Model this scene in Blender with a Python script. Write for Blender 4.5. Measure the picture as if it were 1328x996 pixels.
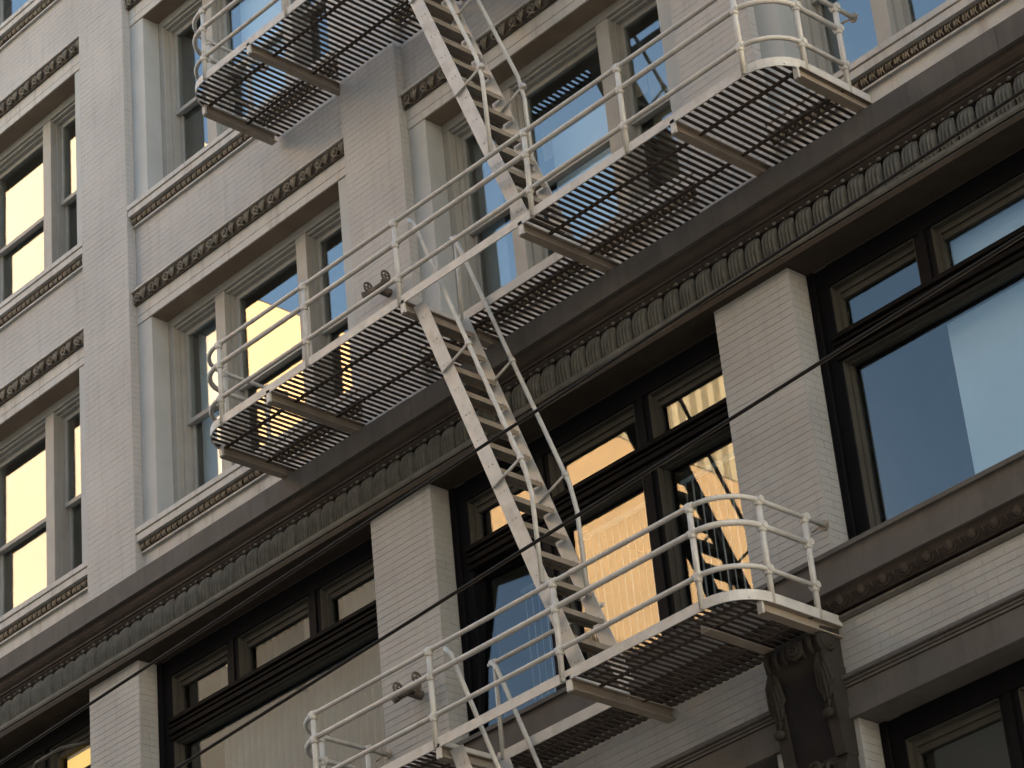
import bpy, bmesh, math, random
from mathutils import Vector, Matrix
random.seed(7)
for o in list(bpy.data.objects): bpy.data.objects.remove(o)
C = bpy.context.scene.collection
SC = bpy.context.scene
R = math.radians

# ------------------------------------------------------------------ camera
cam_d = bpy.data.cameras.new("camera"); cam = bpy.data.objects.new("camera", cam_d); C.objects.link(cam)
SC.camera = cam
cam_d.sensor_fit = 'HORIZONTAL'; cam_d.sensor_width = 36.0
cam_d.lens = 3775.60993 / 1328 * 36.0
cam_d.clip_end = 2000
mr = ((0.67392647, 0.73365993, -0.08698401), (-0.41787153, 0.28143349, -0.86381628), (-0.60926718, 0.6184968, 0.49624108))
right = Vector(mr[0]); up = -Vector(mr[1]); back = -Vector(mr[2])
m = Matrix((right, up, back)).transposed().to_4x4()
m.translation = Vector((0, -20, 0))
cam.matrix_world = m

# ------------------------------------------------------------------ light
SUN_AZ, SUN_EL = R(27), R(9.5)            # azimuth measured from +x towards +y
sdir = Vector((math.cos(SUN_AZ)*math.cos(SUN_EL), math.sin(SUN_AZ)*math.cos(SUN_EL), math.sin(SUN_EL)))
sd = bpy.data.lights.new("sun", 'SUN'); sd.energy = 5.0; sd.angle = R(0.5); sd.color = (1.0, 0.84, 0.64)
so = bpy.data.objects.new("sun", sd); C.objects.link(so)
so.rotation_euler = sdir.to_track_quat('Z', 'Y').to_euler(); so.location = sdir*200
w = bpy.data.worlds.new("World"); SC.world = w; w.use_nodes = True
nt = w.node_tree
bg = nt.nodes['Background']; sky = nt.nodes.new('ShaderNodeTexSky')
sky.sky_type = 'NISHITA'; sky.sun_disc = False
sky.sun_elevation = SUN_EL; sky.sun_rotation = math.pi/2 - SUN_AZ
sky.air_density = 1.0; sky.dust_density = 1.2; sky.ozone_density = 1.0
nt.links.new(sky.outputs[0], bg.inputs[0]); bg.inputs[1].default_value = 0.10
SC.view_settings.view_transform = 'Standard'; SC.view_settings.look = 'None'
SC.view_settings.exposure = 3.2; SC.view_settings.gamma = 1.0
SC.render.engine = 'CYCLES'
SC.cycles.max_bounces = 8; SC.cycles.transparent_max_bounces = 16

# ------------------------------------------------------------------ materials
def mat(name, col, rough=0.8, var=0.12, vscale=1.5, bump=0.0, bscale=40, streak=0.0, dirt=None, dirt_amt=0.0, metal=0.0, spec=0.3):
    mt = bpy.data.materials.new(name); mt.use_nodes = True
    n = mt.node_tree.nodes; l = mt.node_tree.links; b = n['Principled BSDF']
    b.inputs['Roughness'].default_value = rough; b.inputs['Metallic'].default_value = metal
    b.inputs['Specular IOR Level'].default_value = spec
    g = n.new('ShaderNodeNewGeometry')
    ns = n.new('ShaderNodeTexNoise'); ns.inputs['Scale'].default_value = vscale; ns.inputs['Detail'].default_value = 6
    l.new(g.outputs['Position'], ns.inputs['Vector'])
    mr_ = n.new('ShaderNodeMapRange'); l.new(ns.outputs['Fac'], mr_.inputs[0])
    mr_.inputs[1].default_value = .3; mr_.inputs[2].default_value = .7
    mr_.inputs[3].default_value = 1-var; mr_.inputs[4].default_value = 1+var
    mx = n.new('ShaderNodeMix'); mx.data_type = 'RGBA'; mx.blend_type = 'MULTIPLY'; mx.inputs[0].default_value = 1
    mx.inputs[6].default_value = (*col, 1); l.new(mr_.outputs[0], mx.inputs[7])
    out = mx.outputs[2]
    if streak or dirt:
        mp = n.new('ShaderNodeMapping'); mp.inputs['Scale'].default_value = (9, 9, 0.8) if streak else (5, 5, 5)
        l.new(g.outputs['Position'], mp.inputs['Vector'])
        n2 = n.new('ShaderNodeTexNoise'); n2.inputs['Scale'].default_value = 1.0; n2.inputs['Detail'].default_value = 8; n2.inputs['Roughness'].default_value = .65
        l.new(mp.outputs[0], n2.inputs['Vector'])
        m2 = n.new('ShaderNodeMapRange'); l.new(n2.outputs['Fac'], m2.inputs[0])
        m2.inputs[1].default_value = .5; m2.inputs[2].default_value = .75
        m2.inputs[3].default_value = 0; m2.inputs[4].default_value = streak or dirt_amt
        m3 = n.new('ShaderNodeMix'); m3.data_type = 'RGBA'
        l.new(m2.outputs[0], m3.inputs[0]); l.new(out, m3.inputs[6])
        m3.inputs[7].default_value = (*(dirt or tuple(c*0.45 for c in col)), 1)
        out = m3.outputs[2]
    l.new(out, b.inputs['Base Color'])
    if bump:
        n4 = n.new('ShaderNodeTexNoise'); n4.inputs['Scale'].default_value = bscale; n4.inputs['Detail'].default_value = 6
        l.new(g.outputs['Position'], n4.inputs['Vector'])
        bp = n.new('ShaderNodeBump'); bp.inputs['Strength'].default_value = bump; bp.inputs['Distance'].default_value = 0.01
        l.new(n4.outputs['Fac'], bp.inputs['Height']); l.new(bp.outputs[0], b.inputs['Normal'])
    return mt

M = {}
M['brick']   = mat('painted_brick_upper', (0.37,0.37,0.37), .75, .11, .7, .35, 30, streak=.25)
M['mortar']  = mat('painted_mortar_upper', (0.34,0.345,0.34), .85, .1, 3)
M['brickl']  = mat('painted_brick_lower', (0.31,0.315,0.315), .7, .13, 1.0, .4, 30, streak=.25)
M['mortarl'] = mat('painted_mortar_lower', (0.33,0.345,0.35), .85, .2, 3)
M['stone']   = mat('painted_stone_trim', (0.42,0.42,0.415), .75, .10, 2, .3, 25, streak=.5, dirt=(.16,.13,.11))
M['infill']  = mat('painted_pilaster', (0.37,0.39,0.40), .7, .07, 2, .2, 30)
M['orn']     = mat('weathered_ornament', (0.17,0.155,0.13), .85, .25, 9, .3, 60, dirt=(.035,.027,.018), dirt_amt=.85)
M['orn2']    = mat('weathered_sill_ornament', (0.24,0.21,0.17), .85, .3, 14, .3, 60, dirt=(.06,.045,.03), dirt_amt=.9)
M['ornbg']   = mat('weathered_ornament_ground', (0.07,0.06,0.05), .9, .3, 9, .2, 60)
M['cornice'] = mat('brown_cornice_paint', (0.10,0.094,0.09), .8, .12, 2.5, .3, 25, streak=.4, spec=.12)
M['moulding']= mat('shaded_brown_moulding_paint', (0.05,0.042,0.038), .8, .15, 4, .2, 30, spec=.1)  # brown paint, darkened further for the shade under the projecting courses
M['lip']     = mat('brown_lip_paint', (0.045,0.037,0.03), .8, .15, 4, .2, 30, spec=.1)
M['leaf']    = mat('brown_leaf_paint', (0.10,0.10,0.09), .8, .2, 7, .3, 40, spec=.12)
M['dark']    = mat('dark_window_frame_paint', (0.005,0.005,0.0065), .7, .2, 3, spec=.08)
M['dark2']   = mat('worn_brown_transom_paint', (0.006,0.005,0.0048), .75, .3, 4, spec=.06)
M['cream']   = mat('cream_sash_paint', (0.062,0.06,0.053), .7, .15, 3, spec=.1)
M['frame']   = mat('grey_frame_paint', (0.30,0.30,0.285), .6, .08, 3)
M['steel']   = mat('beige_fire_escape_paint', (0.43,0.43,0.42), .5, .10, 6, .25, 60, dirt=(.18,.12,.08), dirt_amt=.4, spec=.4)
M['slat']    = mat('shade_toned_grating_paint', (0.062,0.05,0.043), .7, .2, 6, dirt=(.07,.04,.025), dirt_amt=.4, spec=.15)  # beige grating browned in colour for its shaded underside, plus rust
M['beam']    = mat('shade_toned_beam_paint', (0.24,0.21,0.175), .6, .12, 4, dirt=(.14,.08,.04), dirt_amt=.3)  # same beige as the rails, darkened for the dim light on undersides
M['soffit']  = mat('shade_brown_soffit_paint', (0.17,0.10,0.05), .8, .15, 2)  # brown stands for the dim warm light under the cornice
M['soffit2'] = mat('shade_brown_lintel_paint', (0.20,0.16,0.12), .8, .15, 2)  # lintel stone colour darkened and browned for the shade beneath
M['tread']   = mat('worn_shaded_tread_paint', (0.20,0.175,0.145), .6, .15, 6, dirt=(.12,.07,.04), dirt_amt=.5)  # worn paint, also darkened for the shaded tread undersides
M['rust']    = mat('rusty_iron', (0.10,0.085,0.075), .8, .4, 12, .5, 60)
M['wire']    = mat('black_cable', (0.008,0.007,0.007), .8, .1, 5)
M['blind']   = mat('white_blind', (0.62,0.69,0.76), .8, .05, 2)
M['blindb']  = mat('pale_blue_blind', (0.64,0.78,0.88), .8, .10, .6)
M['curtain'] = mat('pale_curtain', (0.24,0.26,0.275), .9, .16, 1.2)
M['vane']    = mat('bright_vane', (0.85,0.84,0.80), .6, .05, 2)
M['shade']   = mat('beige_shade', (0.36,0.31,0.23), .9, .08, 2)
M['room']    = mat('dim_room_paint', (0.30,0.27,0.23), .9, .1, 1)
M['roof']    = mat('roof_tar', (0.08,0.08,0.08), .9, .1, 1)
M['asphalt'] = mat('asphalt', (0.05,0.05,0.05), .9, .2, .6, .3, 30)
M['pave']    = mat('concrete_pavement', (0.26,0.25,0.23), .9, .15, .8, .3, 20)
M['yellow']  = mat('cream_render_across_street', (0.50,0.42,0.325), .9, .16, .07)
M['orange']  = mat('warm_render_across_street', (0.80,0.54,0.30), .9, .06, .2)
M['tower']   = mat('stone_tower_piers', (0.70,0.58,0.38), .9, .06, .2)
M['dull']    = mat('grey_render_across_street', (0.12,0.11,0.10), .9, .1, .2)
M['lowbounce']= mat('low_bounce_blocker_paint', (0.03,0.032,0.035), .4, .1, .3)  # near-black so the added blockers bounce little light
M['corbel']  = mat('corbel_paint', (0.03,0.027,0.024), .8, .2, 5, .3, 30, spec=.1)
M['corbelp'] = mat('corbel_panel_paint', (0.016,0.015,0.017), .8, .15, 5, spec=.1)

def glass(name, refl, tint=(.85,.9,.92)):
    mt = bpy.data.materials.new(name); mt.use_nodes = True
    n = mt.node_tree.nodes; l = mt.node_tree.links
    for x in list(n):
        if x.type != 'OUTPUT_MATERIAL': n.remove(x)
    o = [x for x in n if x.type == 'OUTPUT_MATERIAL'][0]
    t = n.new('ShaderNodeBsdfTransparent'); t.inputs[0].default_value = (*tint, 1)
    g = n.new('ShaderNodeBsdfGlossy'); g.inputs['Roughness'].default_value = 0.0; g.inputs[0].default_value = (1,1,1,1)
    ge = n.new('ShaderNodeNewGeometry')
    dt = n.new('ShaderNodeVectorMath'); dt.operation = 'DOT_PRODUCT'
    l.new(ge.outputs['Incoming'], dt.inputs[0]); l.new(ge.outputs['Normal'], dt.inputs[1])
    ab = n.new('ShaderNodeMath'); ab.operation = 'ABSOLUTE'; l.new(dt.outputs['Value'], ab.inputs[0])
    om = n.new('ShaderNodeMath'); om.operation = 'SUBTRACT'; om.inputs[0].default_value = 1; l.new(ab.outputs[0], om.inputs[1])
    pw = n.new('ShaderNodeMath'); pw.operation = 'POWER'; pw.inputs[1].default_value = 5; l.new(om.outputs[0], pw.inputs[0])
    mr_ = n.new('ShaderNodeMapRange'); l.new(pw.outputs[0], mr_.inputs[0])
    mr_.inputs[3].default_value = refl; mr_.inputs[4].default_value = 1.0
    mx = n.new('ShaderNodeMixShader'); l.new(mr_.outputs[0], mx.inputs[0]); l.new(t.outputs[0], mx.inputs[1]); l.new(g.outputs[0], mx.inputs[2])
    l.new(mx.outputs[0], o.inputs[0])
    return mt
M['glass']  = glass('window_glass', 0.08)
M['glassb'] = glass('shop_glass', 0.032, (.8,.85,.88))
M['tglass'] = mat('tower_glass', (0.06,0.14,0.26), .7, .1, .3, spec=.2)
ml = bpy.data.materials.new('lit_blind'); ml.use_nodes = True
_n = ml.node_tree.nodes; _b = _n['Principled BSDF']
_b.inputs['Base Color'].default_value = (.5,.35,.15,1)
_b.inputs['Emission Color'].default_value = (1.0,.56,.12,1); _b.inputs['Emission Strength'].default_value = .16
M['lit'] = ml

# ------------------------------------------------------------------ helpers
WP = {}
def tagthing(o, label, cat, group=None):
    o['label'] = label; o['category'] = cat
    if group: o['group'] = group
def link(name, data, parent=None, loc=(0,0,0)):
    o = bpy.data.objects.new(name, data); C.objects.link(o)
    loc = Vector(loc); WP[o.name] = loc
    if parent is not None:
        o.parent = parent; o.location = loc - WP[parent.name]
    else: o.location = loc
    return o
def thing(name, label, cat, loc=(0,0,0), group=None):
    o = link(name, None, None, loc); o.empty_display_size = .2
    tagthing(o, label, cat, group); return o
class MB:
    def __init__(s): s.v = []; s.f = []; s.sm = []
    def add(s, vs, fs, smooth=False):
        k = len(s.v); s.v += [tuple(v) for v in vs]; s.f += [tuple(i+k for i in f) for f in fs]; s.sm += [smooth]*len(fs); return s
    def box(s, x0, x1, y0, y1, z0, z1):
        return s.add([(x0,y0,z0),(x1,y0,z0),(x1,y1,z0),(x0,y1,z0),(x0,y0,z1),(x1,y0,z1),(x1,y1,z1),(x0,y1,z1)],
              [(0,3,2,1),(4,5,6,7),(0,1,5,4),(1,2,6,5),(2,3,7,6),(3,0,4,7)])
    def tube(s, pts, r, seg=8, cap=True):
        pts = [Vector(p) for p in pts]; n = len(pts)
        if isinstance(r, (int, float)): r = [r]*n
        rings = []; prev = None
        for i, p in enumerate(pts):
            if i == 0: t = pts[1]-pts[0]
            elif i == n-1: t = pts[-1]-pts[-2]
            else: t = (pts[i+1]-p).normalized() + (p-pts[i-1]).normalized()
            t.normalize()
            a = Vector((0,0,1)) if abs(t.z) < .95 else Vector((0,1,0))
            u = t.cross(a).normalized(); v = u.cross(t)
            if prev is not None:
                u = (prev - t*prev.dot(t)).normalized(); v = u.cross(t)
            prev = u
            rings.append([p + (u*math.cos(2*math.pi*j/seg) + v*math.sin(2*math.pi*j/seg))*r[i] for j in range(seg)])
        vs = [q for rg in rings for q in rg]; fs = []
        for i in range(n-1):
            for j in range(seg):
                a = i*seg+j; b = i*seg+(j+1)%seg
                fs.append((a, a+seg, b+seg, b))
        s.add(vs, fs, True)
        if cap:
            k = len(s.v) - len(vs)
            s.f.append(tuple(k+j for j in range(seg))); s.sm.append(False)
            s.f.append(tuple(k+(n-1)*seg+j for j in reversed(range(seg)))); s.sm.append(False)
        return s
    def prism_yz(s, prof, x0, x1):           # closed profile [(y,z)...] extruded along x
        n = len(prof)
        vs = [(x0,y,z) for y,z in prof] + [(x1,y,z) for y,z in prof]
        fs = [(i, (i+1)%n, n+(i+1)%n, n+i) for i in range(n)]
        fs += [tuple(reversed(range(n))), tuple(range(n, 2*n))]
        return s.add(vs, fs)
    def torus(s, c, R0, r, axis='y', seg=14, sub=6):
        vs = []; fs = []
        for i in range(seg):
            a = 2*math.pi*i/seg
            for j in range(sub):
                b = 2*math.pi*j/sub; q = R0 + r*math.cos(b); h = r*math.sin(b)
                if axis == 'y': vs.append((c[0]+q*math.cos(a), c[1]+h, c[2]+q*math.sin(a)))
                else: vs.append((c[0]+h, c[1]+q*math.cos(a), c[2]+q*math.sin(a)))
        for i in range(seg):
            for j in range(sub):
                fs.append((i*sub+j, i*sub+(j+1)%sub, ((i+1)%seg)*sub+(j+1)%sub, ((i+1)%seg)*sub+j))
        return s.add(vs, fs, True)
    def ball(s, c, rx, ry, rz, n=8, m_=5):
        vs = [(c[0],c[1],c[2]+rz)]; fs = []
        for i in range(1, m_):
            a = math.pi*i/m_
            for j in range(n):
                b = 2*math.pi*j/n
                vs.append((c[0]+rx*math.sin(a)*math.cos(b), c[1]+ry*math.sin(a)*math.sin(b), c[2]+rz*math.cos(a)))
        vs.append((c[0],c[1],c[2]-rz)); L = len(vs)-1
        for j in range(n): fs.append((0, 1+j, 1+(j+1)%n)); fs.append((L, L-n+(j+1)%n, L-n+j))
        for i in range(m_-2):
            for j in range(n):
                fs.append((1+i*n+j, 1+(i+1)*n+j, 1+(i+1)*n+(j+1)%n, 1+i*n+(j+1)%n))
        return s.add(vs, fs, True)
    def data(s, name, material, bevel=0):
        me = bpy.data.meshes.new(name); me.from_pydata(s.v, [], s.f)
        bm = bmesh.new(); bm.from_mesh(me)
        for f, k in zip(bm.faces, s.sm): f.smooth = k
        bmesh.ops.recalc_face_normals(bm, faces=bm.faces)
        if bevel:
            es = [e for e in bm.edges if len(e.link_faces) == 2 and e.calc_face_angle(0) > 1.0]
            bmesh.ops.bevel(bm, geom=es, offset=bevel, segments=1, affect='EDGES', clamp_overlap=True)
        bm.to_mesh(me); bm.free(); me.materials.append(material); me.update(); return me
    def build(s, name, material, parent=None, label=None, stuff=False, bevel=0):
        # vertices are in world coordinates; the object sits at its parent's position
        base = WP[parent.name] if parent is not None else Vector((0,0,0))
        s.v = [(v[0]-base.x, v[1]-base.y, v[2]-base.z) for v in s.v]
        o = link(name, s.data(name, material, bevel), parent, base)
        if label: o['label'] = label
        if stuff: o['kind'] = 'stuff'
        return o
def inst(name, data, parent, loc, rz=0, scale=None):
    o = link(name, data, parent, loc); o.rotation_euler.z = rz
    if scale: o.scale = scale
    return o

# ------------------------------------------------------------------ ground
g = MB().add([(-700,-700,-1.6),(700,-700,-1.6),(700,700,-1.6),(-700,700,-1.6)], [(0,1,2,3)]).build('street', M['asphalt']); g['kind'] = 'structure'
g = MB().box(-80,60,-4.0,-.0,-1.596,-1.46).build('pavement', M['pave']); g['kind'] = 'structure'

# ------------------------------------------------------------------ the loft building
PIT = 5.53; PW = 1.04
def PL(k): return -27.735 + PIT*k
def PR(k): return PL(k) + PW
K0, K1 = -1, 3
XL, XR = PL(K0), PR(K1)
ST = 4.95                       # storey height
ZA = 17.20                      # sill line of the first upper floor
ZTOP = 33.2
B = thing('loft_building', 'beige painted brick loft building with brown cornice, dark lower windows and grey sash windows above', 'building', (-22,1,-1.6))

# brick data
def brick_data(name, L, H, D, material):
    j = .003
    mb = MB()
    x0, x1, z0, z1 = 0, L-.001, 0, H-j
    b = .004; bx = .001
    mb.add([(x0,0,z0),(x1,0,z0),(x1,0,z1),(x0,0,z1),(x0+bx,-D,z0+b),(x1-bx,-D,z0+b),(x1-bx,-D,z1-b),(x0+bx,-D,z1-b)],
           [(0,1,5,4),(1,2,6,5),(2,3,7,6),(3,0,4,7),(4,5,6,7)])
    return mb.data(name, material)
CH = .084; BL = .26
BD = {}
def brickmesh(L, material, key):
    k = (round(L,3), key)
    if k not in BD: BD[k] = brick_data('brick', L, CH, .0045, material)
    return BD[k]
def course_bricks(x0, x1, off):
    out = []; x = x0
    first = BL/2 if off else BL
    out.append((x, min(first, x1-x))); x += first
    while x < x1 - 1e-3:
        L = min(BL, x1-x)
        if L < .05:
            a, b_ = out[-1]; out[-1] = (a, b_+L)
        else: out.append((x, L))
        x += L
    return out
def brick_face_stuff(mb, x0, x1, z0, z1, yf, hstep=CH, depth=.0045, amp=.0008, sub=BL):
    # front-facing painted brick skin (one mesh): shallow recessed joints
    k = int(z0//hstep); z = z0
    while z < z1 - 1e-3:
        zt = min((math.floor(z/hstep+1e-6)+1)*hstep, z1); k = int(round(zt/hstep))
        x = x0; first = sub/2 if k % 2 else sub
        L = first
        while x < x1 - 1e-3:
            xe = min(x+L, x1)
            if x1 - xe < .05: xe = x1
            y = yf + random.uniform(-amp, amp); b = random.choice((.0015,.0015,.003)); t = random.uniform(-.0005,.0005)
            mb.add([(x,yf+depth,z),(xe,yf+depth,z),(xe,yf+depth,zt),(x,yf+depth,zt),
                    (x+b,y+t,z+b),(xe-b,y-t,z+b),(xe-b,y-t,zt-b),(x+b,y+t,zt-b)],
                   [(0,1,5,4),(1,2,6,5),(2,3,7,6),(3,0,4,7),(4,5,6,7)])
            x = xe; L = sub
        z = zt
def brick_side_stuff(mb, X, y0, y1, z0, z1, depth=.006, hstep=CH):
    z = z0
    while z < z1-1e-3:
        zt = min((math.floor(z/hstep+1e-6)+1)*hstep, z1); b = .002
        x = X + random.uniform(-.0008,.0008)
        mb.add([(X-depth,y0,z),(X-depth,y1,z),(X-depth,y1,zt),(X-depth,y0,zt),(x,y0,z+b),(x,y1,z+b),(x,y1,zt-b),(x,y0,zt-b)],
               [(0,1,5,4),(2,3,7,6),(4,5,6,7)])
        z = zt

# piers ------------------------------------------------------------------
Z_LOW0, Z_SILL3, Z_SOF = -1.46, 12.12, 15.46
for k in range(K0, K1+1):
    a, b = PL(k), PR(k)
    # upper pier: core plus brick skin
    core = MB().box(a+.005, b-.005, .0044, .6, 16.4, ZTOP).build('upper_pier', M['mortar'], B)
    mb = MB(); brick_face_stuff(mb, a, b, 16.5, ZTOP-.6, 0.0)
    brick_side_stuff(mb, b, 0.002, .14, 16.5, ZTOP-.6)
    mb.build('brick_skin', M['brick'], core, stuff=True)
    MB().box(a, a+.012, .0, .14, 16.5, ZTOP-.6).build('pier_edge', M['brick'], core)
    # middle pier (behind the fire escape): single bricks
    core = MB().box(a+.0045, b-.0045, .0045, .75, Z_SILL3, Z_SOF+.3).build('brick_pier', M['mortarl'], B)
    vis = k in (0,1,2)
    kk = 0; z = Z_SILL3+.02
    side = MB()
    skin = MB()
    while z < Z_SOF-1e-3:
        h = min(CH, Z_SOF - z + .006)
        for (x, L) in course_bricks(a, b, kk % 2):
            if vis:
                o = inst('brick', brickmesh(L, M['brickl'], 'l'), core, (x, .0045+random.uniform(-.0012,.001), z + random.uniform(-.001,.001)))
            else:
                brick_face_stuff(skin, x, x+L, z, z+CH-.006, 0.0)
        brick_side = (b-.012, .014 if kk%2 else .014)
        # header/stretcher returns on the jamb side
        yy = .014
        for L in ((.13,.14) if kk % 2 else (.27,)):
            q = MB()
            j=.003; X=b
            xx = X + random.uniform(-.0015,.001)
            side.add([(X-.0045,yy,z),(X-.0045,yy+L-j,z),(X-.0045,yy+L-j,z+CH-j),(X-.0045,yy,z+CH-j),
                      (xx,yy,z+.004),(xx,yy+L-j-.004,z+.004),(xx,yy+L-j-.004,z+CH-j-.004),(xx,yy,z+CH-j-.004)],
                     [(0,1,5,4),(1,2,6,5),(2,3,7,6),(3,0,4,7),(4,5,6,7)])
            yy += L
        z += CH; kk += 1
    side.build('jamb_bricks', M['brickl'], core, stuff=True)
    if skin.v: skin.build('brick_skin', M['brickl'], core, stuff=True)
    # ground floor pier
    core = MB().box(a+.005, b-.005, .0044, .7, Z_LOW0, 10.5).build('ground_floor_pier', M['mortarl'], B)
    mb = MB(); brick_face_stuff(mb, a, b, 5.0, 10.5, 0.0); brick_side_stuff(mb, b, .002, .28, 5.0, 10.5); mb.build('brick_skin', M['brickl'], core, stuff=True)

# upper bays ---------------------------------------------------------------
IN = .13; FR = .405; SA = .56; GL = .64
JX = .305
# rosette motif (one unit 0.318 wide) and small sill motif
def lintel_motif():
    mb = MB()
    mb.torus((.08,0,.0), .052, .017, 'y', 12, 5); mb.ball((.08,-.005,0), .026,.022,.026, 6, 4)
    for s, x in ((-1,.17),(1,.27)):
        mb.tube([(.22,-.0,-.085),(x+(.02 if s<0 else -.02),-.02,-.01),(x,-.005,.075)], [.010,.022,.008], 5)
    mb.tube([(.22,.0,-.07),(.22,-.022,.0),(.22,-.005,.085)], [.008,.018,.012], 5)
    mb.tube([(.01,0,-.088),(.08,-.015,-.07),(.15,0,-.088)], [.008,.014,.008], 5)
    return mb.data('rosette_ornament', M['orn'])
def sill_motif():
    mb = MB()
    mb.ball((.035,-.0,.0), .022,.022,.045, 6, 4)
    mb.tube([(.07,.005,.05),(.085,-.015,0),(.07,.005,-.05)], [.008,.015,.008], 5)
    mb.tube([(.125,.005,.05),(.105,-.015,0),(.125,.005,-.05)], [.008,.015,.008], 5)
    return mb.data('leaf_ornament', M['orn2'])
LM, SM_ = lintel_motif(), sill_motif()

def pane(x0, x1, z0, z1, y, parent, material):
    return MB().box(x0, x1, y, y+.008, z0, z1).build('glass_pane', material, parent)
def ring(mb, x0, x1, z0, z1, wl, wr, wb, wt, y0, y1):
    mb.box(x0, x0+wl, y0, y1, z0, z1); mb.box(x1-wr, x1, y0, y1, z0, z1)
    if wb: mb.box(x0+wl, x1-wr, y0+.001, y1, z0, z0+wb)
    if wt: mb.box(x0+wl, x1-wr, y0+.001, y1, z1-wt, z1)

def sash_window(parent, x0, x1, z0, z1, wide):
    s = .055 if not wide else .07
    fr = MB(); ring(fr, x0, x1, z0, z1, .035, .035, .03, .06, .50, .70)
    frame = fr.build('window', M['frame'], parent)
    xi0, xi1, zt, zb = x0+.035, x1-.035, z1-.06, z0+.03
    zm = zb + (zt-zb)*.512
    us = MB(); ring(us, xi0, xi1, zm, zt, s, s, .045, .07, .565, .61)
    us.build('upper_sash', M['frame'], frame)
    ls = MB(); ring(ls, xi0, xi1, zb, zm+.05, s, s, .08, .055, .625, .665)
    ls.build('lower_sash', M['frame'], frame)
    MB().box(xi0+.002, xi1-.002, .552, .615, zm-.02, zm+.045).build('meeting_rail', M['frame'], frame, bevel=.004)
    pane(xi0+s-.01, xi1-s+.01, zm+.04, zt-.06, .588, frame, M['glass'])
    pane(xi0+s-.01, xi1-s+.01, zb+.07, zm+.005, .645, frame, M['glass'])

for fl in range(0, 4):
    zs = ZA + ST*fl                       # sill line
    zl = zs + 3.17                        # underside of lintel
    for k in range(K0, K1):
        a, b = PR(k), PL(k+1)
        if zl > ZTOP: continue
        # sill
        sill = MB().box(a+.001, b-.001, .0, .66, zs+.005, zs+.085).build('window_sill', M['stone'], B, bevel=.006)
        mb = MB().prism_yz([(.018,zs-.10),(.018,zs-.004),(.5,zs-.004),(.5,zs-.10)], a+.001, b-.001)
        mb.build('sill_fascia', M['stone'], sill)
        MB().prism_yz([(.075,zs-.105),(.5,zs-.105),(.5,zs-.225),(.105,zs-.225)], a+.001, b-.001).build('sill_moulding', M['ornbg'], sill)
        MB().box(a+.001, b-.001, .085, .5, zs-.25, zs-.227).build('sill_fillet', M['stone'], sill)
        n = int((b-a)/.11)
        for i in range(n):
            inst('leaf_ornament', SM_, sill, (a+.01+i*(b-a-.02)/n, .074, zs-.162+random.uniform(-.004,.004)), scale=(random.uniform(.68,.8),random.uniform(.5,.9),random.uniform(.85,1.05)))
        # spandrel below the sill down to the lintel ornament of the floor below
        zb = zs - ST + 3.17 + .50 if fl > 0 else 16.45
        sp = MB().box(a-.01, b+.01, IN+.0044, .55, zb-.02, zs-.24).build('spandrel_wall', M['mortar'], B)
        mb = MB(); brick_face_stuff(mb, a, b, zb, zs-.251, IN) if fl > 0 else mb.box(a, b, IN, IN+.012, zb, zs-.251)
        mb.build('brick_skin', M['brick'] if fl else M['stone'], sp, stuff=fl > 0)
        # lintel
        lin = MB().box(a+.001, b-.001, .118, .55, zl, zl+.115).build('window_lintel', M['stone'], B, bevel=.004)
        MB().box(a+.001, b-.001, .124, .55, zl+.127, zl+.29).build('lintel_frieze', M['stone'], lin)
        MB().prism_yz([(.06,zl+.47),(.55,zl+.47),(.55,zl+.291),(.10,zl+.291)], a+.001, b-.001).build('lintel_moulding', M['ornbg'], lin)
        MB().box(a+.001, b-.001, .028, .55, zl+.471, zl+.50).build('lintel_cap', M['stone'], lin, bevel=.004)
        n = int(round((b-a)/.318))
        for i in range(n):
            inst('rosette_ornament', LM, lin, (a+.01+i*(b-a-.02)/n, .068, zl+.385))
        # pilaster strips
        for x0, x1 in ((a, a+JX), (b-JX, b)):
            MB().box(x0+.001, x1-.001, IN+.005, FR+.03, zs+.085, zl).build('pilaster_strip', M['infill'], B, bevel=.004)
        # window group
        wx0, wx1, wz0, wz1 = a+JX, b-JX, zs+.085, zl
        fr = MB()
        fr.box(wx0, wx0+.11, FR, .55, wz0, wz1-.12); fr.box(wx1-.11, wx1, FR, .55, wz0, wz1-.12)
        fr.box(wx0, wx1, FR-.004, .55, wz1-.12, wz1-.002)
        MB().box(a+JX, b-JX, .135, .40, zl-.006, zl-.0005).build('lintel_soffit_shade', M['soffit2'], lin)  # thin sheet carrying the painted shade under the lintel
        W = fr.build('window_surround', M['frame'], B, bevel=.004)
        m1 = a + 1.305; m2 = b - 1.505
        m2 = b - 1.305 - .2
        MB().box(m1, m1+.2, FR+.004, .72, wz0, wz1-.12).build('mullion', M['frame'], W, bevel=.006)
        MB().box(m2, m2+.2, FR+.004, .72, wz0, wz1-.12).build('mullion', M['frame'], W, bevel=.006)
        MB().box(wx0+.11, wx1-.11, .44, .55, wz1-.155, wz1-.122).build('head_bead', M['frame'], W, bevel=.004)
        for x0, x1, wd in ((wx0+.11, m1, 0), (m1+.2, m2, 1), (m2+.2, wx1-.11, 0)):
            sash_window(W, x0, x1, wz0, wz1-.125, wd)

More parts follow.
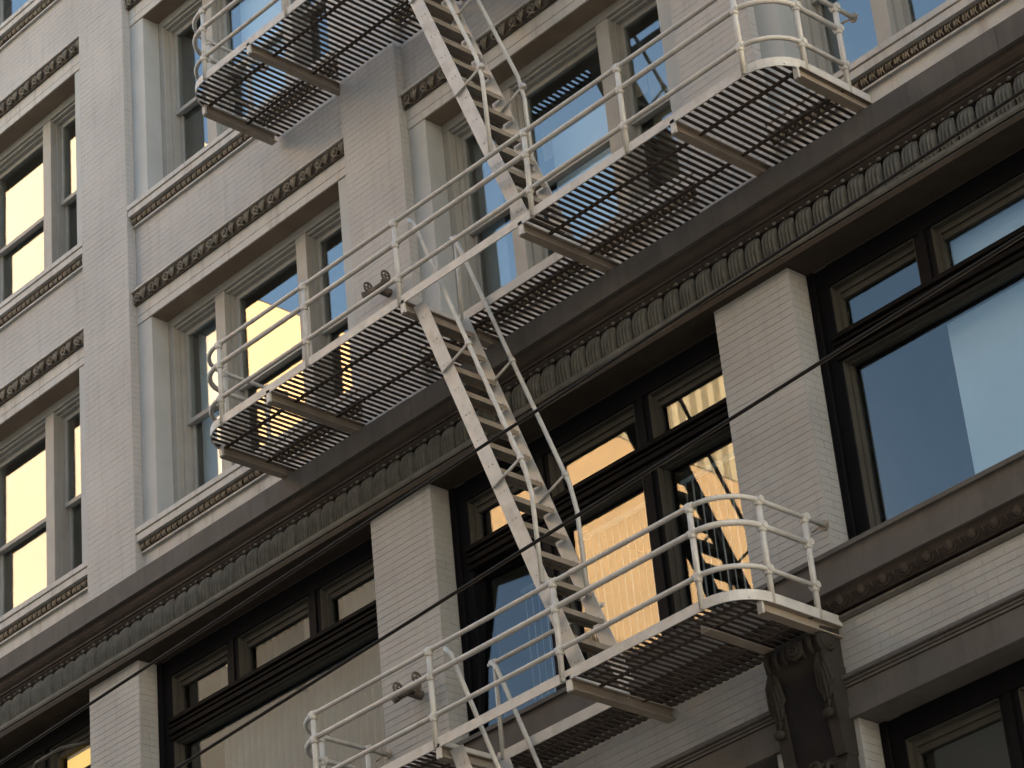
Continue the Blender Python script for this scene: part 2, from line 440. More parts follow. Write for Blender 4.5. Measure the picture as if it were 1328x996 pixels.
# blinds inside upper windows (each a thing of its own)
def blind(x0, x1, z0, z1, y, label, material=None):
    o = MB().box(x0, x1, y, y+.01, z0, z1).build('window_blind', material or M['blind']); tagthing(o, label, 'blind'); return o
def up(k, fl): return PR(k), ZA + ST*fl
a_, z_ = up(0,0); blind(a_+.45, a_+1.28, z_+.1, z_+3.1, .80, 'pale blind in the narrow sash behind the left end of the middle balcony')
a_, z_ = up(0,1); blind(a_+1.6, a_+2.98, z_+.1, z_+3.1, .85, 'white blind hanging in the wide window behind the top balcony railing')
a_, z_ = up(1,0); blind(a_+.45, a_+.85, z_+.1, z_+3.1, .78, 'grey curtain strip in the narrow window left of the upper stair foot', M['curtain'])
a_, z_ = up(1,0); blind(a_+1.6, a_+2.97, z_+.1, z_+2.45, .95, 'pale blind half drawn in the wide window behind the right half of the middle balcony')
blind(a_+3.0, a_+4.2, z_+.1, z_+3.1, 1.2, 'beige shade in the narrow window just left of the pier behind the middle balcony', M['shade'])
blind(a_+1.2, a_+2.98, z_+2.46, z_+3.1, 1.2, 'beige valance above the pale blind of the wide window behind the middle balcony', M['shade'])
a_, z_ = up(2,0); blind(a_+.45, a_+.62, z_+.1, z_+3.1, .78, 'pale curtain strip in the window by the right end of the middle balcony', M['curtain'])

# cornice between lower and upper floors -------------------------------------
cor = MB().prism_yz([(-.128,16.272),(-.128,16.545),(-.05,16.595),(.3,16.615),(.3,16.272)], XL, XR).build('cornice', M['cornice'], B)
xx = XL
while xx < XR - .1:
    Lb = min(random.choice((1.55, 1.85, 1.7)), XR-xx); dy = random.uniform(-.002,.002)
    MB().prism_yz([(-.14+dy,16.27),(-.14+dy,16.555),(-.127,16.563),(-.1275,16.27)], xx+.002, xx+Lb-.002).build('cornice_block', M['cornice'], cor)
    xx += Lb
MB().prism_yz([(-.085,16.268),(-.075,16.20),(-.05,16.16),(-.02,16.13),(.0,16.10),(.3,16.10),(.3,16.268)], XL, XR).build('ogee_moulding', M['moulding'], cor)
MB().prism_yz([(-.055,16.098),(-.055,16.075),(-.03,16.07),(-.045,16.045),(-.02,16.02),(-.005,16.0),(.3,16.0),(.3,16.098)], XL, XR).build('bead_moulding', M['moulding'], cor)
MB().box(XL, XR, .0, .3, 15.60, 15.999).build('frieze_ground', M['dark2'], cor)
MB().prism_yz([(-.05,15.655),(-.065,15.60),(-.055,15.575),(.3,15.575),(.3,15.655)], XL, XR).build('frieze_fillet', M['leaf'], cor)
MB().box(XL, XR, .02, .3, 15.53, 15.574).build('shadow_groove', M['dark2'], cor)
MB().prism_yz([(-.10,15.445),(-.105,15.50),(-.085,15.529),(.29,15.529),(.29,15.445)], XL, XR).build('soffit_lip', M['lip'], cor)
def leaf_data(var):
    mb = MB(); nx, nz = 26, 7; Wd = .234
    vs = []; fs = []
    rnd = random.Random(var)
    for j in range(nz):
        t = j/(nz-1)
        for i in range(nx):
            u = i/(nx-1)
            flute = .019*math.cos(u*2*math.pi*5.0)
            gap = .075 if i in (0, nx-1) else (.045 if i in (1, nx-2) else 0)
            top = 15.985 - .045*abs(2*u-1)**3 - .012*math.cos(u*2*math.pi*5)
            z = 15.65 + (top-15.65)*t
            bulge = -.02 - .035*math.sin(math.pi*min(1, t*.62+.2))*(.75+.25*math.cos((u-.5)*math.pi)) 
            y = bulge - flute*(1-.3*t)*(1+.25*rnd.uniform(-1,1)) + gap + .03*max(0,(t-.75)/.25)
            vs.append((u*Wd, y, z-15.6))
        # noop
    for j in range(nz-1):
        for i in range(nx-1):
            fs.append((j*nx+i, j*nx+i+1, (j+1)*nx+i+1, (j+1)*nx+i))
    # top closing strip back to the wall
    k = len(vs)
    for i in range(nx): vs.append((vs[(nz-1)*nx+i][0], .01, vs[(nz-1)*nx+i][2]+.012))
    for i in range(nx-1): fs.append(((nz-1)*nx+i, (nz-1)*nx+i+1, k+i+1, k+i))
    mb.add(vs, fs, True)
    mb.ball((rnd.uniform(-.006,.006), -.055, .378), .028,.022,.02, 7, 4); mb.ball((Wd/2, -.045, .385), .02,.014,.012, 6, 4)
    return mb.data('cornice_leaf', M['leaf'])
LD = [leaf_data(i) for i in range(4)]
x = XL + .02; i = 0
while x < XR - .2:
    inst('cornice_leaf', LD[i % 4], cor, (x, random.uniform(-.003,.003), 15.6)); x += .2375; i += 1

# soffit slab over the lower windows
MB().box(XL, XR, .29, .7, 15.445, 16.4).build('soffit_beam', M['cornice'], B)
for k in range(K0, K1):
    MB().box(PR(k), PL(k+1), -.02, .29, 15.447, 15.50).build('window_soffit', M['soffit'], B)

# lower belt course (sill of the big windows) ----------------------------------
bc = MB().prism_yz([(-.20,12.075),(-.20,12.12),(-.18,12.135),(.34,12.20),(.34,12.075)], XL, XR).build('belt_course', M['cornice'], B)
MB().box(XL, XR, -.165, .3, 11.74, 12.074).build('belt_fascia', M['cornice'], bc)
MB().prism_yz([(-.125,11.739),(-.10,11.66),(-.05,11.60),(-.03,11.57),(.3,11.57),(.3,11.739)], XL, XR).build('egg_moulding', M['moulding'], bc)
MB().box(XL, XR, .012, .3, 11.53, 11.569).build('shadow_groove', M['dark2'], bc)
MB().prism_yz([(-.045,11.50),(-.035,11.529),(.3,11.529),(.3,11.47),(-.02,11.47)], XL, XR).build('belt_lip', M['cornice'], bc)
mb = MB(); mb.ball((.1,-.01,0), .05,.045,.065, 10, 6); mb.torus((.1,.0,.0), .072, .012, 'y', 14, 5)
mb.tube([(.235,.03,-.07),(.235,-.03,.0),(.235,.0,.08)], [.006,.018,.010], 5)
mb.tube([(.205,.03,-.07),(.19,-.015,.03),(.20,.0,.08)], [.004,.009,.006], 5)
ED = mb.data('egg_ornament', M['moulding'])
x = XL+.05
while x < XR-.25:
    if x > -22.5: inst('egg_ornament', ED, bc, (x, -.075, 11.655))
    x += .27
# frieze of brick and architrave under the belt course
for k in range(K0, K1):
    a, b = (PL(k) if k > K0 else XL), (PL(k+1) if k+1 < K1 else XR)
    core = MB().box(a, b, .0045, .6, 10.85, 11.47).build('brick_frieze', M['mortarl'], B)
    vis = b > -18
    z = 10.93; kk = 0; sk = MB()
    while z < 11.46:
        h = CH
        for (x, L) in course_bricks(a, b, kk % 2):
            if vis: inst('brick', brickmesh(L, M['brickl'], 'l'), core, (x, .0045+random.uniform(-.0012,.001), z))
            else: sk.add([(x,0,z),(x+L-.006,0,z),(x+L-.006,0,z+h-.006),(x,0,z+h-.006),(x,.014,z),(x+L-.006,.014,z),(x+L-.006,.014,z+h-.006),(x,.014,z+h-.006)],
                 [(0,1,2,3),(0,4,5,1),(1,5,6,2),(2,6,7,3),(3,7,4,0)])
        z += CH; kk += 1
    if sk.v: sk.build('brick_skin', M['brickl'], core, stuff=True)
ar = MB().box(XL, XR, -.055, .5, 10.485, 10.60).build('architrave', M['cornice'], B, bevel=.006)
MB().box(XL, XR, -.035, .5, 10.603, 10.79).build('architrave_band', M['cornice'], ar)
MB().box(XL, XR, -.05, .5, 10.80, 10.825).build('architrave_bead', M['cornice'], ar)
MB().box(XL, XR, -.055, .5, 10.835, 10.86).build('architrave_bead', M['cornice'], ar)
MB().prism_yz([(-.085,10.875),(-.085,10.90),(-.06,10.925),(.01,10.928),(.5,10.928),(.5,10.868),(-.07,10.868)], XL, XR).build('architrave_cap', M['cornice'], ar)
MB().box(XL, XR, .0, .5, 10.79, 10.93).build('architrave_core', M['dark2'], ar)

# lower windows ---------------------------------------------------------------
def big_window(k, z0, z1, full_mull, zt0=14.33, zt1=14.62, yf=.28):
    a, b = PR(k), PL(k+1)
    fr = MB()
    fr.box(a, a+.09, yf, .60, z0, z1); fr.box(a+.092, a+.245, yf+.035, .60, z0, z1)
    fr.box(b-.09, b, yf, .60, z0, z1); fr.box(b-.245, b-.092, yf+.035, .60, z0, z1)
    fr.box(a+.245, b-.245, yf+.02, .60, z1-.24, z1)
    W = fr.build('window', M['dark'], B, bevel=.006)
    y = yf
    mb = MB()
    mb.box(a+.2, b-.2, y+.04, .58, zt0, zt1)
    tr = mb.build('transom_bar', M['dark2'], W)
    q = MB()
    for (zz, h, dy) in ((zt1-.05,.05,-.012),(zt1-.11,.028,.008),(zt0+.085,.055,-.006),(zt0+.01,.04,.012)):
        q.prism_yz([(y+dy,zz),(y+dy,zz+h),(y+.06,zz+h+.006),(y+.06,zz-.006)], a+.2, b-.2)
    q.build('transom_moulding', M['dark2'], tr)
    m1, m2 = a+1.36, b-1.36-.2
    xs = [a+.245, m1, m1+.22, m2, m2+.22, b-.245]
    for mx_ in (m1, m2):
        q = MB().box(mx_, mx_+.22, y+.045, .60, zt1, z1-.24)
        if full_mull: q.box(mx_, mx_+.22, y+.045, .60, z0, zt0)
        q.box(mx_+.07, mx_+.15, y+.02, y+.06, zt1, z1-.24)
        if full_mull: q.box(mx_+.07, mx_+.15, y+.02, y+.06, z0, zt0)
        q.build('mullion', M['dark'], W)
    def sash(x0, x1, za, zb, wl=.055, dy=0, mt=None):
        s = MB(); tw = .075 if zb > zt1 else .03
        if zb < zt1: wl = .035
        ring(s, x0, x1, za, zb, wl, wl, .04, tw, .40+dy, .50+dy)
        top = zb > zt1
        if top: s.box(x0+wl, x1-wl, .43, .50, zb-.14, zb-.076)
        o = s.build('sash', mt or M['cream'], W)
        pane(x0+wl-.01, x1-wl+.01, za+.03, zb-(.13 if top else .02), .462+dy, o, M['glassb'])
        # putty-coloured reveals between dark frame and sash
        r = MB().box(x0-.001, x0+.012, y+.05, .40, za, zb); r.box(x1-.012, x1+.001, y+.05, .40, za, zb); r.box(x0, x1, y+.05, .40, zb-.012, zb)
        if not mt: r.build('reveal_lining', M['cream'], o)
        return o
    for i in (0,2,4): sash(xs[i], xs[i+1], zt1, z1-.24)
    if full_mull:
        for i in (2,4): sash(xs[i], xs[i+1], z0, zt0)
        o = sash(xs[0]-.02, xs[1]+.02, z0+.02, zt0-.02, dy=-.22, mt=M['dark'])
        import mathutils
        piv = Vector((0, .24, z0+.02)); base = WP[o.name]
        piv.x = xs[0]-.02
        Rm = Matrix.Rotation(R(6), 4, 'Z') @ Matrix.Rotation(-R(7.5), 4, 'X')
        off = piv - base
        for q in [o]:
            q.matrix_basis = Matrix.Translation(q.location) @ Matrix.Translation(off) @ Rm @ Matrix.Translation(-off)
    else: sash(xs[0], xs[5], z0, zt0, .05)
    return xs
for k in range(K0, K1):
    big_window(k, 12.20, 15.445, k in (1,))
    big_window(k, 5.2, 10.484, False, 9.0, 9.25)
# inside the rooms
MB().box(XL, XR, 6.0, 6.2, -1.5, ZTOP).build('rear_wall', M['room'], B)
for z in (10.6, 16.1, 16.1+ST-.1, 16.1+2*ST-.1, 16.1+3*ST-.1):
    MB().box(XL+.01, XR-.01, .71, 6.0, z-.35, z).build('floor_slab', M['room'], B)
for k in range(K0, K1+1):
    MB().box(PL(k)+.3, PR(k)-.3, .76, 6.0, -1.4, ZTOP-.5).build('party_wall', M['room'], B)
MB().box(XL-.2, XL, .0, 14, -1.55, ZTOP).build('side_wall', M['brick'], B)
MB().box(XR, XR+.2, .0, 14, -1.55, ZTOP).build('side_wall', M['brick'], B)
MB().box(XL, XR, .1, 14, ZTOP-.6, ZTOP).build('roof', M['roof'], B)
MB().box(XL, XR, -.5, .3, ZTOP-.6, ZTOP+.1).build('roof_cornice', M['cornice'], B)

# curtains and blinds behind the lower windows
def pleats(x0, x1, z0, z1, y, pitch, depth, label, material, cat='curtain'):
    mb = MB(); n = int((x1-x0)/pitch*6); vs = []; fs = []
    for i in range(n+1):
        xx = x0 + (x1-x0)*i/n; ph = 2*math.pi*(xx/pitch) + .7*math.sin(xx*3.1)
        yy = y + depth*math.sin(ph)
        vs += [(xx,yy,z0),(xx,yy,z1)]
    for i in range(n): fs.append((2*i, 2*i+2, 2*i+3, 2*i+1))
    mb.add(vs, fs, True); o = mb.build('curtain', material); tagthing(o, label, cat); return o
pleats(PR(0)+.75, PL(1)-.2, 12.25, 15.2, .74, .125, .05, 'long pleated pale curtain behind the big dark window left of the lower balcony', M['curtain'])
# vertical blinds, bay 1
def vanes(x0, x1, z0, z1, y, label, ang):
    t = thing('vertical_blind', label, 'blind', (x0, y, z0))
    d = MB().box(-.05, .05, -.002, .002, 0, z1-z0).data('blind_vane', M['vane'])
    xx = x0
    while xx < x1:
        o = inst('blind_vane', d, t, (xx, y, z0), ang + random.uniform(-.06,.06)); xx += .105
    MB().box(x0-.05, x1, y-.02, y+.02, z1+.002, z1+.05).build('head_rail', M['blind'], t)
a_ = PR(1)
vanes(a_+.35, a_+1.30, 12.25, 14.2, 1.0, 'open vertical blind catching blue light in the left casement behind the lower balcony', -.75)
vanes(a_+1.66, a_+2.92, 12.25, 14.2, .68, 'vertical blind in the middle casement glowing warm behind the lower balcony', -.75)
vanes(a_+3.2, a_+4.2, 12.25, 14.2, .68, 'vertical blind in the right casement beside the brick pier', -.75)
# bay 2
a_ = PR(2)
blind(a_+1.36, PL(3)-.3, 12.25, 14.3, .62, 'pale roller blind filling the right part of the large blue window', M['blindb'])
blind(a_+1.55, PL(3)-.3, 14.6, 15.2, .60, 'pale blind in the upper right light of the large blue window', M['blindb'])
a_ = PR(-1)
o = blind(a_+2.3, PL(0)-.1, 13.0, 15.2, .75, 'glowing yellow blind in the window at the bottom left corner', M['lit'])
# hopper arm of the window in the bottom left corner
o = MB().tube([(-29.35,.25,14.95),(-28.75,-.12,14.78),(-28.2,-.12,14.78),(-27.95,.2,14.86)], .028, 6).build('window_stay', M['cream']); tagthing(o, 'pale metal stay of the open hopper window left of the leftmost brick pier', 'window stay')

# corbel under the lower balcony ------------------------------------------------
cx0, cx1 = -16.44, -15.70
cb = MB().prism_yz([(.0,11.42),(-.27,11.40),(-.29,11.30),(-.28,11.18),(-.25,11.10),(-.21,11.02),(-.19,10.8),(-.17,10.4),(-.14,10.2),(-.16,10.05),(-.20,9.98),(-.15,9.90),(.0,9.88)], cx0, cx1).build('corbel', M['corbel'], B, bevel=.01)
# raised borders and recessed panel
MB().prism_yz([(-.235,11.02),(-.245,10.8),(-.215,10.4),(-.185,10.12),(.0,10.12),(.0,11.02)], cx0-.006, cx0+.12).build('corbel_border', M['corbel'], cb)
MB().prism_yz([(-.235,11.02),(-.245,10.8),(-.215,10.4),(-.185,10.12),(.0,10.12),(.0,11.02)], cx1-.12, cx1+.006).build('corbel_border', M['corbel'], cb)
MB().prism_yz([(-.232,11.0),(-.207,10.8),(-.178,10.4),(-.148,10.15),(-.10,10.15),(-.10,11.0)], cx0+.12, cx1-.12).build('corbel_panel', M['corbelp'], cb)
v = MB()
for i in range(7):
    xx = cx0+.06+i*.11; v.torus((xx, -.215, 11.25), .10, .03, 'x', 18, 6)
v.build('scroll', M['corbel'], cb)
v = MB(); v.torus((cx1+.005,-.21,11.25), .085,.022,'x',16,6); v.torus((cx1+.008,-.21,11.25), .05,.03,'x',12,6); v.ball((cx1+.01,-.21,11.25), .035,.045,.045); v.build('volute_eye', M['corbel'], cb)
v = MB(); v.torus((cx0+.42,-.32,11.24), .085,.024,'y',16,6); v.torus((cx0+.42,-.33,11.24), .05,.025,'y',12,6); v.ball((cx0+.42,-.325,11.24), .04,.03,.04); v.build('volute_eye', M['corbel'], cb)
for sx, lab in ((cx1-.06,'r'), (cx0+.06,'l')):
    v = MB()
    for j, (dx, L) in enumerate(((-.07,.42),(-.03,.52),(.01,.60),(.045,.50),(.07,.38))):
        v.tube([(sx+dx*.3,-.25,11.16),(sx+dx*.8,-.27,11.16-L*.35),(sx+dx*1.2,-.24,11.16-L*.8),(sx+dx*.9,-.26,11.16-L)], [.03,.036,.028,.01], 6)
    v.ball((sx,-.27,10.52), .065,.05,.05)
    v.build('acanthus_leaf', M['corbel'], cb)
v = MB()
for i in range(5): v.torus((cx0+.2+i*.09,-.20,10.02), .055,.022,'x',12,5)
v.torus((cx0+.42,-.27,10.04), .065,.02,'y',14,5); v.torus((cx0+.42,-.28,10.03), .03,.012,'y',10,5)
v.build('lower_scroll', M['corbel'], cb)

# ------------------------------------------------------------------ fire escape
YO, YI = -1.42, -.05
HX0, HX1, HY = -19.83, -17.93, -.62
def arc(cx, cy, r, a0, a1, z, n=8):
    return [(cx+r*math.cos(a0+(a1-a0)*i/n), cy+r*math.sin(a0+(a1-a0)*i/n), z) for i in range(n+1)]
def rail_path(x0, x1, z, r, yo=YO, yi=.0):
    p = [(x0, yi, z)]
    p += arc(x0+r, yo+r, r, math.pi, 1.5*math.pi, z)
    p += arc(x1-r, yo+r, r, 1.5*math.pi, 2*math.pi, z)
    p += [(x1, yi, z)]
    return p
SL = {}
def slat(L):
    k = round(L,3)
    if k not in SL: SL[k] = MB().box(-.0215,.0215,0,k,0,.008).data('slat', M['slat'])
    return SL[k]
def clamp_(mb, x, y, z, ax='z', r=.043, h=.035):
    d = {'z':(0,0,h),'x':(h,0,0),'y':(0,h,0)}[ax]
    mb.tube([(x-d[0],y-d[1],z-d[2]),(x-d[0]*.6,y-d[1]*.6,z-d[2]*.6),(x+d[0]*.6,y+d[1]*.6,z+d[2]*.6),(x+d[0],y+d[1],z+d[2])], [r*.8,r,r,r*.8], 8)
_f = MB(); _f.tube([(0,0,-.065),(0,0,-.045),(0,0,.02),(0,0,.032)], [.036,.043,.043,.03], 10); _f.tube([(-.05,0,0),(.05,0,0)], .037, 10)
FIT = _f.data('rail_fitting', M['steel'])
def balcony(z, x0, x1, posts, beams, label, wall_y=0.0, yin=.115):
    T = thing('fire_escape_balcony', label, 'fire escape balcony', (x0, 0, z), 'balconies of the fire escape')
    zb, zt = z-.01, z+.095           # edge bar
    r = .46
    # edge bar
    pth = rail_path(x0, x1, 0, r, YO, wall_y)
    mb = MB(); inner = rail_path(x0+.014, x1-.014, 0, r-.014, YO+.014, wall_y)
    n = len(pth); vs = []
    for p, q in zip(pth, inner): vs += [(p[0],p[1],zb),(p[0],p[1],zt),(q[0],q[1],zt),(q[0],q[1],zb)]
    fs = []
    for i in range(n-1):
        for j in range(4): fs.append((4*i+j, 4*i+(j+1)%4, 4*i+4+(j+1)%4, 4*i+4+j))
    mb.add(vs, fs); mb.build('edge_bar', M['steel'], T)
    def yend(q):
        for k in range(K0, K1+1):
            if PL(k)-.03 < q < PR(k)+.03: return -.012
        return yin
    # hole frame
    h = MB(); h.box(HX0, HX1, HY, HY+.014, zb-.01, zt); h.box(HX0-.014, HX0, YO+.02, HY+.014, zb+.01, zt-.03); h.box(HX1, HX1+.014, YO+.02, HY+.014, zb+.01, zt-.03)
    h.build('opening_frame', M['steel'], T)
    # slats
    xx = x0 + .07; pitch = .0875
    while xx < x1 - .04:
        # corner rounding
        yo = YO + .02
        if xx < x0+r: d = (x0+r)-xx; yo = YO+r-math.sqrt(max(0, r*r-d*d))+.02
        if xx > x1-r: d = xx-(x1-r); yo = YO+r-math.sqrt(max(0, r*r-d*d))+.02
        if HX0-.02 < xx < HX1+.02:
            inst('slat', slat(yend(xx)-(HY+.016)), T, (xx, HY+.016, z+.004))
        else:
            inst('slat', slat(round(yend(xx)-yo,2)), T, (xx, yo, z+.004))
        xx += pitch
    for (yc, seg) in ((-1.03, ((x0+.08, HX0-.02),(HX1+.02, x1-.08))), (-.40, ((x0+.02, x1-.02),))):
        for s0, s1 in seg: MB().box(s0, s1, yc-.022, yc+.022, z-.012, z+.003).build('cross_bar', M['slat'], T)
    # beams: channel sections
    for bxp in beams:
        ys = YO+.03
        if bxp < x0+.3 or bxp > x1-.3: ys = YO+.36
        q = MB(); q.box(bxp-.055, bxp+.055, ys, wall_y+.05, z-.122, z-.108)
        q.box(bxp-.006, bxp+.006, ys, wall_y+.05, z-.108, z-.010)
        q.box(bxp-.055, bxp+.055, ys, wall_y+.05, z-.010, z+.002)
        bo = q.build('beam', M['beam'], T)
        MB().box(bxp-.03, bxp+.03, ys-.03, ys-.001, z-.125, z+.03).build('beam_clip', M['steel'], bo)
    # rails
    tops = {'top':1.075, 'middle':.80, 'low':.345}
    for nm, dz in tops.items():
        rr = .027 if nm != 'middle' else .031
        rp = rail_path(x0+.02, x1-.02, z+dz, r, YO+.01, wall_y - (.0 if nm == 'top' else .28))
        MB().tube(rp, rr, 10).build('rail', M['steel'], T)
    # wall flange hooks
    for xe in (x0+.02, x1-.02):
        MB().tube([(xe, wall_y+.0, z+1.075),(xe, wall_y-.015, z+1.075)], .055, 10).build('wall_flange', M['beam'], T)
        MB().tube([(xe, wall_y-.04, z+1.065),(xe-.08, wall_y-.12, z+1.0)], .012, 6).build('rail_hook', M['beam'], T)
    if z < 12:
        MB().box(-16.42, -16.30, -1.15, -.12, z-.07, z-.055).box(-16.42, -16.408, -1.15, -.12, z-.055, z+.015).build('brace', M['beam'], T)
    def post(px_, py_):
        pm = MB(); pm.tube([(px_,py_,z+.0),(px_,py_,z+1.06)], .03, 10)
        po = pm.build('post', M['steel'], T)
        for dz in (1.075, .80, .345): inst('rail_fitting', FIT, po, (px_, py_, z+dz))
        b_ = MB(); b_.ball((px_, py_-.018, z+.05), .014,.014,.014, 6, 4); b_.build('bolt', M['rust'], po)
    for p in posts: post(p, YO+.01)
    for xe in (x0+.02, x1-.02):
        post(xe, -.95); post(xe, -.30)
    # inner guard rail beside the stair opening
    q = MB(); q.tube([(HX0+.07,HY+.01,z),(HX0+.07,HY+.01,z+1.09)], .025, 8); q.build('guard_post', M['steel'], T)
    q = MB(); q.tube([(HX0-.02,HY+.01,z+1.085),(HX0+.07,HY+.01,z+1.085),(HX1-.2,HY+.01,z+1.085)], .025, 8)
    clamp_(q, HX0+.07, HY+.01, z+1.085, 'x', .042, .035); q.build('guard_rail', M['steel'], T)
    return T

P1Z, P2Z, P3Z = 21.64, 16.69, 11.44
balcony(P2Z, -23.60, -14.25, (-23.08,-21.5,-19.9,-17.76,-16.33,-14.68), (-23.53,-22.22,-19.86,-17.95,-15.68,-14.30), 'middle fire escape balcony, the longest one in view, just above the brown cornice', wall_y=.0)
balcony(P3Z, -22.20, -15.65, (-21.76,-19.89,-18.03,-16.14), (-22.1,-19.86,-17.95,-15.72), 'lower fire escape balcony resting on the carved corbel, its right end rounded', wall_y=.0, yin=-.02)
balcony(P1Z, -23.62, -14.25, (-23.12,-21.5,-19.9,-17.76,-16.33,-14.68), (-23.58,-22.25,-19.86,-17.95,-15.68,-14.30), 'top fire escape balcony cut off by the upper edge, seen from beneath', wall_y=.0)

TD = MB().box(-.085,.085,0,.60,0,.010).box(-.085,-.077,0,.60,-.035,0).box(.077,.085,0,.60,-.05,0).data('tread', M['tread'])
def stair(ztop, drop, label):
    sx = HX0 + .0; sl = .358
    T = thing('fire_escape_stair', label, 'stair', (sx, -.95, ztop-drop), 'stairs of the fire escape')
    def X(z_): return sx + (ztop - z_)*sl
    for y in (-1.29, -.655):
        n = 1; zt, zb = ztop-.02, ztop-drop
        q = MB(); q.add([(X(zt),y,zt),(X(zt)+.19,y,zt+.0),(X(zb)+.19,y,zb),(X(zb),y,zb),(X(zt),y+.012,zt),(X(zt)+.19,y+.012,zt),(X(zb)+.19,y+.012,zb),(X(zb),y+.012,zb)],
              [(0,1,2,3),(4,5,6,7),(0,1,5,4),(1,2,6,5),(2,3,7,6),(3,0,4,7)])
        st = q.build('stringer', M['steel'], T)
        bm_ = MB(); z_ = zt-.2
        while z_ > zb+.1:
            for dx in (.07,.13): bm_.ball((X(z_)+dx, y-.004, z_), .008,.006,.008, 5, 3)
            z_ -= .37
        bm_.build('bolts', M['beam'], st, stuff=True)
        # handrail
        yr = y - .0
        pts = [(sx+.055,yr,ztop+1.10),(sx+.14,yr,ztop+1.0),(X(ztop-2.6)+.555,yr,ztop-2.6)]
        zb2 = ztop-drop
        if drop > 4:
            pts = [(sx+.05,yr,ztop+1.10),(sx+.12,yr,ztop+1.03),(X(zb2+2.45)+.50,yr,zb2+2.45),(X(zb2+2.1)+.44,yr,zb2+2.1),(X(zb2+1.1)+.10+.0,yr,zb2+1.1)]
        hr = MB().tube(pts, .025, 8).build('handrail', M['steel'], T)
        for dz in ((1.05, 2.72) if drop > 4 else (1.05,)):
            zz = ztop - dz
            xr = pts[1][0] + (pts[2][0]-pts[1][0])*((pts[1][2]-(zz+.16))/(pts[1][2]-pts[2][2]))
            c = MB().tube([(X(zz)+.02,yr-.02,zz),(xr,yr-.01,zz+.16)], .016, 6)
            c.tube([(xr-.008,yr,zz+.19),(xr+.012,yr,zz+.13)], .036, 8)
            c.build('rail_bracket', M['steel'], T)
    nst = int(drop/.37)
    for i in range(nst):
        z_ = ztop - .30 - i*.37
        if z_ < ztop-drop+.08: break
        inst('tread', TD, T, (X(z_)+.10, -1.275, z_))
    return T
stair(P2Z-.01, P2Z-P3Z-.12, 'lower steep stair running down from the middle balcony to the lower balcony')
stair(P1Z-.01, P1Z-P2Z-.12, 'upper steep stair coming down from the top edge onto the middle balcony')
stair(P3Z-.01, 3.6, 'stair leaving the lower balcony at the bottom edge, only its handrails in view')

# standpipe valves on the second pier
def valve(z, label):
    x = -21.58
    T = thing('standpipe_valve', label, 'standpipe valve', (x, 0, z), 'standpipe valves on the brick pier')
    q = MB(); q.tube([(x,.02,z),(x,-.16,z)], .055, 10); q.tube([(x-.17,-.19,z),(x+.17,-.19,z)], .045, 10); q.build('body', M['rust'], T)
    for s in (-1, 1):
        q = MB(); q.torus((x+s*.16,-.19,z+.10), .062,.014,'x',14,6)
        q.tube([(x+s*.16,-.252,z+.10),(x+s*.16,-.128,z+.10)], .009, 5); q.tube([(x+s*.16,-.19,z+.038),(x+s*.16,-.19,z+.162)], .009, 5)
        q.tube([(x+s*.16,-.19,z),(x+s*.16,-.19,z+.14)], .014, 6)
        q.build('handwheel', M['rust'], T)
        q = MB(); q.tube([(x+s*.16,-.19,z),(x+s*.20,-.24,z-.03)], [.05,.058], 10); q.build('outlet_cap', M['rust'], T)
valve(18.20, 'rusty standpipe valve with two handwheels on the pier behind the middle balcony')
valve(13.00, 'rusty standpipe valve with two handwheels on the pier behind the lower balcony')
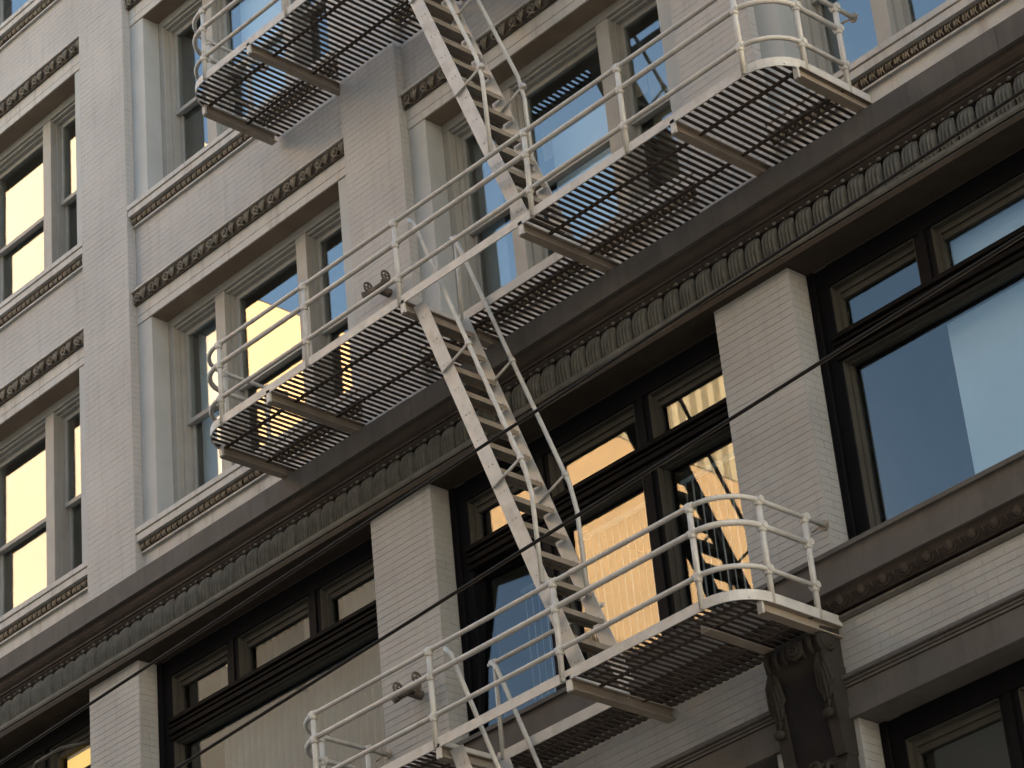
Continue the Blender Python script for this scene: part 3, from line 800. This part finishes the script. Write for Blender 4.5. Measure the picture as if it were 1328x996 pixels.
# overhead cables -------------------------------------------------------------
def cable(p0, p1, r, label, sag=0):
    p0, p1 = Vector(p0), Vector(p1); pts = []
    for i in range(41):
        t = i/40; p = p0.lerp(p1, t); p.z -= sag*4*t*(1-t); pts.append(p)
    o = MB().tube(pts, r, 8).build('overhead_cable', M['wire']); tagthing(o, label, 'cable', 'cables strung along the street')
cable((-40,-6,9.92),(10,-6,11.74) , .014, 'upper black cable slanting across the brown cornice', 0.0)
cable((-40,-6,8.62),(10,-6,10.90), .0145, 'lower black cable passing in front of the lower balcony and the brick piers', 0.0)
# ------------------------------------------------------------------ across the street (seen in the window glass)
def plain_block(name, label, x0, x1, y0, y1, z1, material, rows=True):
    T = thing(name, label, 'building', ((x0+x1)/2, y1, -1.6))
    MB().box(x0, x1, y0, y1, -1.58, z1).build('wall', material, T)
    MB().box(x0+.3, x1-.3, y0+.3, y1-.3, z1+.002, z1+.3).build('roof', M['roof'], T)
    return T
GY = 1.2
def V(y): return GY - y
plain_block('tall_rendered_building', 'tall sunlit cream building across the street, seen mirrored in the left windows', -80, -60, V(28.75), V(19.2), 53.6, M['yellow'])
plain_block('rendered_building', 'long sunlit peach building across the street, mirrored in the middle windows', -80, -60.01, V(70), V(28.77), 48.35, M['orange'])
plain_block('low_reflection_blocker', 'low grey block added across the street to hide the peach wall from the lower panes', -60, -57, V(43), V(28.8), 37.6, M['dull'])  # added to keep the sunlit wall out of lower window reflections
plain_block('lowest_reflection_blocker', 'lowest grey block added across the street to hide the cream wall from the lower panes', -60, -57, V(28.79), V(19.5), 33.4, M['dull'])  # added to cut the cream wall's reflection in the lower panes
T = thing('striped_tower', 'tower with pale piers and blue glass across the street, mirrored above the peach building', 'building', (-75, V(61), -1.6))
MB().box(-90, -82.3, V(80.6), V(69.2), -1.58, 76).build('glass_wall', M['tglass'], T)
yy = V(80.6)+.3
while yy < V(69.2)-.4:
    MB().box(-82.299, -81.8, yy, yy+.42, -1.5, 76).build('pier', M['tower'], T); yy += .95

plain_block('sky_blocker_row', 'long dark row added opposite the loft building to block low sky light', -150, -28.5, -40, -24, 25.0, M['lowbounce'])  # added to block horizon glow and shade the street
plain_block('tall_sky_blocker', 'tall dark block added opposite the right part of the loft building to block sky light', -28, 70, -42, -24, 46.0, M['lowbounce'])  # unseen block added to cut frontal sky light on the facade
